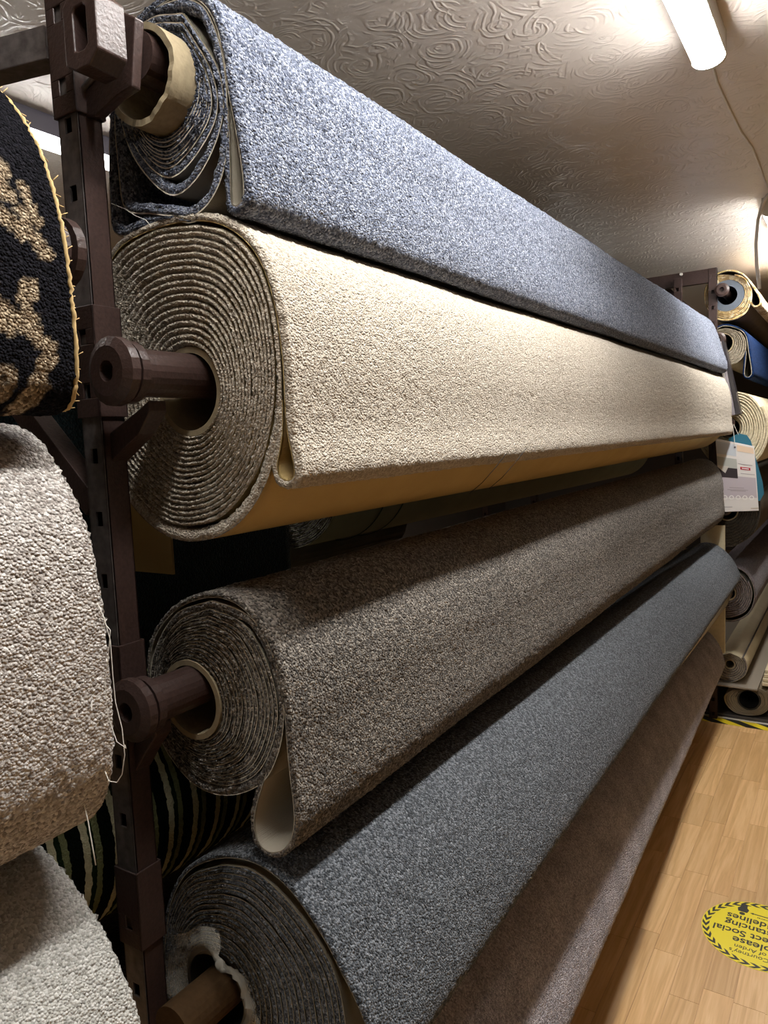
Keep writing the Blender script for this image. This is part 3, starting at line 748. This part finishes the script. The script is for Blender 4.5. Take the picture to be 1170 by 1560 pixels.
# ================================================================== far side of the rack
def back_row():
    GB = 'carpet rolls on the far side of the rack'
    grn = striped('green_black_stripe_pile', [(0.0, '0d140e'), (0.42, 'c9c6a4'), (0.64, '1c2a18'), (0.8, '7d825c')], 0.06)
    c = (-1.30, 0.975)
    roll('carpet_roll', 'green and black striped carpet roll behind the near post', c, 0.05, [circ(c, 0.20)], [0, 13], 13,
         [(c[0]+0.207*math.cos(a), c[1]+0.207*math.sin(a)) for a in np.linspace(3.6, -2.4, 30)], (grn, B4), GB, y0=0.50, y1=2.1, world=True, tp=0.007, ystep=0.012, fstep=0.012, wave=0)
    pole(-1.30, 0.995, 0.42, 4.47, 'steel pole in the green and black striped roll', hub=0)
    gg = weave('grey_green_backing', '8d8d78', '98977f')
    c = (-1.43, 1.575); Rr = 0.215
    t, _ = roll('carpet_roll', 'grey-green backed carpet roll marked with thin green lines behind the beige roll', c, 0.05, [circ(c, Rr)], [0, 14], 14,
         None, (P3, gg), GB, y0=1.66, y1=5.3, world=True)
    for y in (1.90, 2.02):
        MB().ring(c[0], c[1], [(Rr+0.004, y), (Rr+0.006, y), (Rr+0.006, y+0.006), (Rr+0.004, y+0.006)], 64).build('green_line', plain('green_marker', '24382a', 0.8), t)
    pole(c[0], c[1]+0.02, 1.60, 5.35, 'steel pole in the grey-green backed roll', hub=0)
    st = striped('brown_red_stripe_pile', [(0.0, '17110f'), (0.25, '3a2019'), (0.4, '6a5a44'), (0.5, '241613'), (0.75, '4a241c'), (0.88, '120d0c')], 0.075)
    c = (-1.56, 1.39)
    roll('carpet_roll', 'narrow brown and red striped runner roll behind the beige roll', c, 0.045, [circ(c, 0.14)], [0, 9], 9,
         [(c[0]+0.147*math.cos(a), c[1]+0.147*math.sin(a)) for a in np.linspace(3.6, -2.4, 30)], (st, B4), GB, y0=1.15, y1=1.63, world=True, tp=0.006, ystep=0.01, fstep=0.01, wave=0)
    pole(-1.56, 1.405, 0.64, 1.64, 'short steel pole in the narrow striped runner', r=0.025, hub=0)
    br = pile('dark_brown_pile', '1d1713', '2e251f', '43382f', 300)
    c = (-1.30, 0.46)
    roll('carpet_roll', 'dark brown carpet roll at the back of the lowest shelf', c, 0.05, [circ(c, 0.20)], [0, 13], 13,
         [(c[0]+0.207*math.cos(a), c[1]+0.207*math.sin(a)) for a in np.linspace(3.6, -2.4, 30)], (br, B4), GB, y0=0.70, y1=4.3, world=True, tp=0.007, ystep=0.014, fstep=0.012, wave=0)
    pole(-1.30, 0.48, 0.62, 4.47, 'steel pole in the dark brown roll', hub=0)
    teal = pile('dark_teal_pile', '08131a', '0e1f27', '1a3038', 260, 0.6)
    x = -1.235
    path = catmull([(x-0.024, 1.40), (x-0.024, 1.80), (x-0.022, 1.852), (x, 1.868), (x+0.022, 1.852), (x+0.026, 1.80), (x+0.034, 1.5), (x+0.030, 1.235)], 0.012)
    t = thing('carpet_remnant', (x, 0.72, 1.235), 'dark teal carpet remnant draped over the rear rail', 'carpet')
    sheet(path, yrange(0.67, 1.40, 0.012), 1.0, 0.007, 0.002, teal, B4, t, 'pile', 'backing')
back_row()
def tail():
    # loose tail of the beige carpet hanging behind its roll
    b = MB(); top, bot = onY(206, 790, 0.80)[2], onY(272, 876, 0.80)[2]
    x = onY(240, 840, 0.80)[0]
    b.box((x-0.075, 0.80, bot), (x+0.034, 0.804, top+0.06)); b.build('backing_tail', B2, t2)
tail()

# ================================================================== far rack
YR = 4.50
def far_rack():
    t = thing('carpet_rack', (-0.69, 4.47, 0.0), 'brown steel rack with a square top corner at the end of the aisle', 'rack')
    a = onY(1080, 420, 4.47); b_ = onY(1092.5, 408, 4.47); x0, x1, zt = a[0], b_[0], b_[2]
    post(x0, x1, 4.452, 4.485, 0.0, zt, par=t, mat='steel', first=0.03)
    post(x0-1.4, x1-1.4, 4.452, 4.485, 0.0, zt, par=t, mat='steel')
    MB().box((x0-1.4, 4.455, zt-0.075), (x1, 4.482, zt)).build('top_beam', M['steel'], t, 0.002)
    h = onY(1038, 418, 4.455); MB().tube([(h[0], 4.447, h[2]), (h[0], 4.456, h[2])], 0.008, 10).build('bolt', M['white'], t)
    p, q = onY(1003, 428, 4.60), onY(1045, 468, 4.60)
    MB().bar(p, Vector(q)+(Vector(q)-Vector(p))*0.6, 0.03, 0.03, up=(0, 1, 0)).build('diagonal_brace', M['steel'], t)
    post(x0, x1, 8.20, 8.233, 0.0, zt, par=t, mat='steel')
    return t
far_rack()
GF = 'carpet rolls on the rack at the end of the aisle'
def fpole(c, z, label, r=0.024): pole(c[0], c[1]+z, YR-0.09, 8.25, label, r=r, hub=0.036)
def far_rolls():
    kw = dict(y0=YR, y1=8.15, ystep=0.02, fstep=0.012, wave=0, per=60, amp=0.001)
    gp = pile('gold_mottled_pile', '8c6a35', 'c9ad78', 'efe4c8', 60, 0.8, 0.1)
    gb = weave('brown_grey_backing', '6a6052', '776c5d')
    c = onY(1108, 450, YR)[[0, 2]]
    roll('carpet_roll', 'gold mottled carpet roll with a thick grey core at the end rack top', (1108, 450), 0.05,
         [[(1110, 419), (1132, 426), (1143, 447), (1138, 470), (1125, 480), (1108, 486), (1090, 482), (1077, 465), (1075, 440), (1090, 422)],
          [(1110, 416), (1134, 423), (1146, 447), (1140, 473), (1127, 485), (1108, 490), (1088, 486), (1074, 467), (1072, 440), (1088, 419)]], [0, 5, 6.1], 6.1,
         [(1085, 421), (1110, 413), (1130, 418), (1140, 428), (1150, 442), (1157, 455), (1157, 463), (1150, 466), (1145, 460), (1146, 450), (1145, 440)],
         (gp, gb), GF, core_t=0.034, core_mat='grey_tube', tp=0.008, spiral_tp=0.02, **kw)
    fpole(c+np.array([-0.015, 0.02]), 0.0, 'steel pole in the gold mottled roll')
    bp_ = pile('navy_blue_pile', '08122a', '122446', '213a62', 200, 0.6, 0.1, sheen=0.0); bb = weave('greige_backing', '9b917c', 'aaa08a')
    wp = pile('greige_pile', '6d6353', '8c8170', 'a79c8a', 150)
    c = onY(1103, 523, YR)[[0, 2]]
    t, _ = roll('carpet_roll', 'carpet roll with a bright navy blue flap, second on the end rack', (1101, 523), 0.05,
         [[(1105, 499), (1125, 504), (1136, 520), (1134, 540), (1122, 553), (1103, 558), (1085, 548), (1074, 528), (1080, 507)]], [0, 6], 6, None,
         (wp, bb), GF, tp=0.008, spiral_tp=0.02, **kw)
    sheet(catmull(xz([(1082, 506), (1103, 496), (1126, 501), (1137, 512), (1141, 535), (1145, 560), (1145, 571), (1139, 575), (1134, 571), (1135, 555), (1137, 535)], YR), 0.012),
          yrange(YR, 8.15, 0.02), 1.0, 0.008, 0.003, bp_, bb, t, 'flap_pile', 'flap_backing')
    fpole(c+np.array([-0.015, 0.018]), 0.0, 'steel pole in the navy blue roll')
    cp_ = pile('cream_pile', 'c0b190', 'd6c9aa', 'e6dcc2', 150, 0.5, 0.06); cb = weave('cream_backing', 'cfc2a2', 'dacdb0')
    c = onY(1112, 650, YR)[[0, 2]]
    roll('carpet_roll', 'large cream carpet roll, tightly wound, behind the hanging sample card', (1112, 652), 0.05,
         [[(1116, 596), (1140, 602), (1158, 622), (1166, 648), (1164, 672), (1152, 695), (1130, 708), (1104, 708), (1080, 695), (1064, 668), (1062, 640), (1074, 614), (1094, 600)],
          [(1116, 592), (1142, 598), (1162, 618), (1171, 648), (1169, 674), (1156, 699), (1132, 713), (1104, 713), (1077, 699), (1060, 670), (1058, 640), (1070, 611), (1092, 596)]], [0, 10, 11], 11, None,
         (cp_, cb), GF, spiral_tp=0.02, **kw)
    fpole(c, 0.018, 'steel pole in the large cream roll')
    dp = pile('olive_brown_pile', '2a241d', '40382e', '5a5144', 200); db = weave('brown_backing', '5e5548', '6a6153')
    c = onY(1108, 778, YR)[[0, 2]]
    roll('carpet_roll', 'dark olive-brown carpet roll under the hanging sample card', (1108, 778), 0.05,
         [[(1110, 728), (1136, 736), (1152, 757), (1154, 782), (1145, 808), (1126, 824), (1106, 829), (1082, 820), (1066, 800), (1062, 770), (1074, 742)],
          [(1110, 724), (1138, 732), (1156, 755), (1158, 784), (1149, 812), (1128, 829), (1106, 834), (1080, 825), (1062, 803), (1058, 769), (1071, 739)]], [0, 8, 9], 9, None,
         (dp, db), GF, spiral_tp=0.018, **kw)
    fpole(c, 0.018, 'steel pole in the dark olive-brown roll')
    mp_ = pile('mauve_pile', '4a4143', '6a6063', '857b7d', 160); mb_ = weave('mauve_backing', '564c4d', '625758')
    c = onY(1108, 903, YR)[[0, 2]]
    roll('carpet_roll', 'dusky mauve carpet roll with a pale frayed rim on the end rack', (1108, 903), 0.04,
         [[(1110, 868), (1130, 874), (1143, 892), (1145, 912), (1135, 932), (1112, 941), (1090, 936), (1074, 918), (1073, 890), (1088, 872)]], [0, 8], 8,
         [(1075, 880), (1090, 868), (1110, 863), (1133, 870), (1147, 890), (1149, 914), (1138, 936), (1114, 946), (1090, 941)],
         (mp_, B3), GF, tp=0.006, spiral_tp=0.015, **kw)
    fpole(c, 0.012, 'steel pole in the dusky mauve roll', 0.02)
    lp = pile('lead_grey_pile', '5c564f', '776f67', '908880', 200)
    roll('carpet_roll', 'cream-backed carpet roll with grey pile inside, lying on the end shelf board', (1112, 1012), 0.022,
         [[(1112, 996), (1128, 1003), (1134, 1015), (1129, 1029), (1112, 1037), (1096, 1032), (1090, 1016), (1096, 1002)],
          [(1112, 991), (1131, 999), (1139, 1015), (1133, 1032), (1112, 1041), (1092, 1036), (1085, 1016), (1093, 998)]], [0, 5, 6], 6, None,
         (lp, cb), GF, spiral_tp=0.02, **kw)
    # frayed paper edge lifted at the top of that roll
    roll('carpet_roll', 'brown-grey vinyl roll with a wide black hollow, on the end rack base', (1141, 1066), 0.052,
         [[(1141, 1049), (1160, 1050), (1172, 1059), (1174, 1074), (1162, 1087), (1141, 1090), (1118, 1085), (1104, 1072), (1102, 1059), (1118, 1050)]], [0, 6], 6, None,
         (plain('taupe_vinyl', '84765f', 0.5), plain('taupe_vinyl_back', '776a56', 0.5)), GF, spiral_tp=0.02, core_mat='dark', **kw)
    # shelf board, cream side boards and plinth of the end bay
    a = onY(1098, 1043, YR-0.05); b = onY(1230, 1050, YR-0.05)
    zs = a[2]
    tag(MB().box((-0.95, YR-0.05, zs-0.010), (-0.46, 8.15, zs)).build('shelf_board', plain('grey_brown_board', '8d8375', 0.6), None, 0.002), 'thin grey-brown shelf board under the cream-backed roll', 'shelf')
    for k, (lo, hi, pxs, lb) in enumerate(((985, 800, (1077, 1107), 'cream board fixed between the two racks beside the taupe roll'),)):
        p0, p1 = onY(pxs[0], 900, 4.455), onY(pxs[1], 830, 4.455); zt = onY(1105, 800, 4.455)[2]
        tag(MB().box((p0[0]-0.03, 4.431, 0.40), (p1[0]-0.005, 4.447, zt)).build('side_board', M['board'], None, 0.002), lb, 'board')
    f = onZ(1085, 1090, 0)
    tag(MB().box((-1.0, 4.50, 0.0), (0.6, 8.15, 0.022)).build('rack_plinth', plain('dark_grey_plinth', '4d4844', 0.6), None, 0.002), 'low dark grey plinth under the end rack', 'plinth')
    # stacked pale offcuts at the edge
    for i in range(4):
        z = zs+0.0005+i*0.022; x = onY(1160, 1030, 4.5)[0]
        tag(MB().box((x+0.004*i, 4.52+0.01*i, z-0.02+0.02), (x+0.45, 5.1, z+0.02)).build('carpet_offcut', cb, None, 0.004),
            ('cream carpet offcut lying on the shelf board, lowest of its stack', 'cream carpet offcut, second from the shelf board in its stack', 'cream carpet offcut just under the topmost of its stack', 'cream carpet offcut topmost of its stack beside the cream-backed roll')[i], 'offcut', 'stacked cream offcuts')
far_rolls()
def hazard():
    mt, nt, b = new_mat('black_yellow_hazard_tape')
    tc = N(nt, 'ShaderNodeTexCoord'); sp = N(nt, 'ShaderNodeSeparateXYZ'); L(nt, tc.outputs['Object'], sp.inputs[0])
    t = math_n(nt, 'FRACT', math_n(nt, 'MULTIPLY', math_n(nt, 'ADD', sp.outputs['X'], math_n(nt, 'MULTIPLY', sp.outputs['Y'], 1.6)), 5.6))
    L(nt, mixc(nt, math_n(nt, 'GREATER_THAN', t, 0.5), srgb('e8cf2c'), srgb('23221f')), b.inputs['Base Color']); b.inputs['Roughness'].default_value = 0.35
    y = 4.395
    tag(MB().box((-0.74, y, 0.0), (0.6, y+0.085, 0.0012)).build('hazard_tape', mt), 'black and yellow hazard tape stuck along the floor edge', 'tape')
    struct(MB().box((-0.95, y+0.087, 0.0), (0.6, y+0.097, 0.006)).build('trim_1', M['white']))
hazard()

# ------------------------------------------------------------------ sample cards
def cards():
    Y = 4.385
    tl, tr, br, bl = [Vector(onY(x, y, Y)) for x, y in ((1090, 668), (1149, 680), (1156, 778), (1098, 780))]
    def at(u, v): return (tl*(1-u)+tr*u)*(1-v)+(bl*(1-u)+br*u)*v
    def frame(u0, v0, u1, v1, y0, y1):
        b = MB(); pts = []
        for y in (y0, y1):
            for u, v in ((u0, v0), (u1, v0), (u1, v1), (u0, v1)):
                p = at(u, v); pts.append((p.x, Y+y, p.z))
        b.v = pts; b.f = [(0, 1, 2, 3), (7, 6, 5, 4), (0, 4, 5, 1), (1, 5, 6, 2), (2, 6, 7, 3), (3, 7, 4, 0)]; return b
    t = thing('sample_card', at(0.5, 1)[:], 'white printed carpet sample card hanging between the two racks', 'card')
    C = lambda n, c: plain(n, c, 0.35)
    frame(0, 0, 1, 1, 0, 0.003).build('card', C('white_card', 'e9e6e3'), t, 0.001)
    frame(0.0, 0.49, 0.98, 0.80, -0.0006, 0).build('lilac_band', C('lilac_print', 'c4bcc4'), t)
    frame(0.0, 0.03, 0.52, 0.20, -0.0006, 0).build('photo_window', C('pale_blue_print', 'cfd6de'), t)
    frame(0.55, 0.03, 0.98, 0.12, -0.0006, 0).build('peach_band', C('peach_print', 'ecd3b8'), t)
    frame(0.0, 0.24, 0.52, 0.52, -0.0006, 0).build('room_photo', C('room_print', 'b9bcb6'), t)
    frame(0.0, 0.38, 0.52, 0.52, -0.0012, -0.0006).build('sofa_print', C('dark_sofa_print', '3a3236'), t)
    b = MB(); P = [at(u, v) for u, v in ((0.0, 0.36), (0.30, 0.36), (0.20, 0.46), (0.0, 0.385))]
    b.v = [(p.x, Y-0.0018, p.z) for p in P]+[(p.x, Y-0.0012, p.z) for p in P]; b.f = [(0, 1, 2, 3), (7, 6, 5, 4), (0, 4, 5, 1), (1, 5, 6, 2), (2, 6, 7, 3), (3, 7, 4, 0)]
    b.build('cushion_print', C('pale_print', 'cfcac2'), t)
    frame(0.60, 0.345, 0.86, 0.385, -0.0008, 0).build('red_badge', C('red_print', 'b5293a'), t)
    frame(0.64, 0.358, 0.82, 0.372, -0.0012, -0.0008).build('badge_lettering', C('white_print', 'f2eeee'), t)
    for v, u0, u1 in ((0.30, 0.55, 0.92), (0.44, 0.60, 0.96), (0.655, 0.28, 0.66), (0.685, 0.22, 0.76), (0.70, 0.30, 0.70), (0.93, 0.10, 0.32)):
        frame(u0, v, u1, v+0.007, -0.0009, -0.0004).build('text_line', C('grey_print', '9a9298'), t)
    for i in range(5):
        u = 0.14+0.175*i; p = at(u, 0.80)
        MB().ring(p.x, p.z, [(0.0075, Y-0.0012), (0.0125, Y-0.0012), (0.0125, Y-0.0004), (0.0075, Y-0.0004)], 16).build('icon', C('white_icon', 'f6f4f2'), t)
    b = frame(0.80, 0.955, 1.0, 0.965, -0.001, 0); b.build('corner_fold', C('fold_print', 'b8a890'), t)
    p = at(0.50, 0.07); MB().tube([(p.x, Y-0.003, p.z), (p.x, Y+0.004, p.z)], 0.005, 12).build('eyelet', M['spine'], t)
    MB().tube([(p.x, Y-0.001, p.z), (p.x-0.004, Y-0.005, p.z+0.06), (p.x-0.01, Y-0.012, p.z+0.12)], 0.002, 6).build('string', M['thread'], t)
    # teal card behind
    t = thing('sample_card', at(1, 0.85)[:], 'teal blue card hanging half hidden behind the white sample card', 'card')
    pl = [onY(x, y, Y+0.02) for x, y in ((1110, 668), (1125, 660), (1138, 663), (1144, 672), (1162, 735), (1164, 752), (1158, 763), (1120, 760))]
    MB().prism_xz([(p[0], p[2]) for p in pl], Y+0.018, Y+0.021).build('card', plain('teal_card', '2b6f86', 0.45), t)
    MB().tube([(pl[1][0], Y+0.02, pl[1][2]-0.01), (pl[1][0]-0.02, Y-0.01, pl[1][2]+0.05)], 0.002, 6).build('string', M['thread'], t)
    # grey swatch booklet hanging edge-on by the blue-grey roll
    a, b_ = onY(1098, 520, 4.40), onY(1119, 632, 4.40)
    t = thing('swatch_booklet', b_, 'grey swatch booklet hanging edge-on from the end of the blue-grey roll', 'booklet')
    d = (Vector(b_)-Vector(a)); dn = d.normalized(); sx = Vector((dn.z, 0, -dn.x))*-1
    if sx.x < 0: sx = -sx
    for i, (o0, o1, cc) in enumerate(((-0.030, -0.016, 'd2ccc6'), (-0.014, 0.004, '8a8488'), (0.006, 0.030, '2e2a2c'))):
        pts = [Vector(a)+sx*o0*0.5, Vector(a)+sx*o1*0.5, Vector(b_)+sx*o1, Vector(b_)+sx*o0]
        MB().prism_xz([(p.x, p.z) for p in pts], 4.385+0.01*i, 4.46+0.01*i).build('swatch', plain('swatch_%d' % i, cc, 0.35), t, 0.001)
cards()

# ------------------------------------------------------------------ floor sticker
def sticker():
    R = 0.178; cx, cy = -0.251, 2.545; e = 0.0012
    yel = plain('yellow_vinyl', 'f3e12d', 0.35); blk = plain('black_print', '23211f', 0.45); wh = plain('white_rim', 'd9d4a0', 0.4)
    t = thing('floor_sticker', (cx, cy, 0.0), 'round yellow distancing sticker with black chevron rim on the oak floor', 'sticker')
    def flat(poly, z0, z1, name, mat):
        b = MB(); k = len(poly)
        b.v = [(x, y, z0) for x, y in poly]+[(x, y, z1) for x, y in poly]
        b.f = [tuple(range(k))[::-1], tuple(range(k, 2*k))]+[(i, (i+1) % k, k+(i+1) % k, k+i) for i in range(k)]
        return b.build(name, mat, t)
    flat([(cx+R*math.cos(2*math.pi*i/72), cy+R*math.sin(2*math.pi*i/72)) for i in range(72)], 0.0002, e, 'vinyl_disc', yel)
    nch = 34
    for i in range(nch):
        a = 2*math.pi*i/nch; da = 2*math.pi/nch; r1, r2, rm = R*0.985, R*0.865, R*0.925
        pol = lambda r, an: (cx+r*math.cos(an), cy+r*math.sin(an))
        s = -1
        pts = [pol(r1, a), pol(rm, a-s*da*0.62), pol(r2, a), pol(r2, a+s*da*-0.5), pol(rm, a+s*da*-1.12), pol(r1, a+s*da*-0.5)]
        flat(pts[::-1], e, e+0.0004, 'chevron', blk)
    TX = Vector((-1.0, 0.027, 0)).normalized(); TY = Vector((-TX.y, TX.x, 0))     # reading direction: the far side is the foot of the text
    def text(s, size, u, v, bold=0.0, align='LEFT'):
        cu = bpy.data.curves.new('lettering', 'FONT'); cu.body = s; cu.size = size; cu.align_x = align; cu.offset = bold; cu.extrude = 0.0002
        tmp = bpy.data.objects.new('lettering_tmp', cu); col.objects.link(tmp)
        bpy.context.view_layer.update()
        me = bpy.data.meshes.new_from_object(tmp.evaluated_get(bpy.context.evaluated_depsgraph_get()))
        bpy.data.objects.remove(tmp); bpy.data.curves.remove(cu)
        mt = Matrix(((TX.x, TY.x, 0, cx+TX.x*u+TY.x*v), (TX.y, TY.y, 0, cy+TX.y*u+TY.y*v), (0, 0, 1, e+0.0003), (0, 0, 0, 1)))
        me.transform(mt); me.materials.clear(); me.materials.append(blk)
        return link('lettering', me, t)
    text("Courtney's", 0.026, 0.018, 0.112, align='CENTER'); text("of Arden", 0.026, 0.018, 0.086, align='CENTER')
    text("please", 0.046, 0.018, 0.048, 0.0006, 'CENTER'); text("respect Social", 0.044, 0.018, 0.008, 0.0006, 'CENTER')
    text("Distancing", 0.044, 0.018, -0.034, 0.0006, 'CENTER'); text("Guidelines", 0.044, 0.018, -0.074, 0.0006, 'CENTER')
    text("2 metres", 0.012, 0.0, -0.094, 0.0, 'CENTER')
    def uv(u, v): return (cx+TX.x*u+TY.x*v, cy+TX.y*u+TY.y*v)
    flat([uv(u, v) for u, v in ((-0.045, -0.106), (-0.035, -0.101), (-0.035, -0.104), (0.035, -0.104), (0.035, -0.101), (0.045, -0.106), (0.035, -0.111), (0.035, -0.108), (-0.035, -0.108), (-0.035, -0.111))][::-1], e, e+0.0004, 'arrow', blk)
    for s in (-1, 1):
        c0 = 0.068*s
        flat([uv(c0+0.009*math.cos(2*math.pi*i/16), -0.090+0.008*math.sin(2*math.pi*i/16)) for i in range(16)], e, e+0.0004, 'figure_head', blk)
        flat([uv(c0+a, b) for a, b in ((-0.014, -0.101), (0.014, -0.101), (0.018, -0.118), (0.011, -0.128), (0.010, -0.145), (-0.010, -0.145), (-0.011, -0.128), (-0.018, -0.118))], e, e+0.0004, 'figure_body', blk)
sticker()
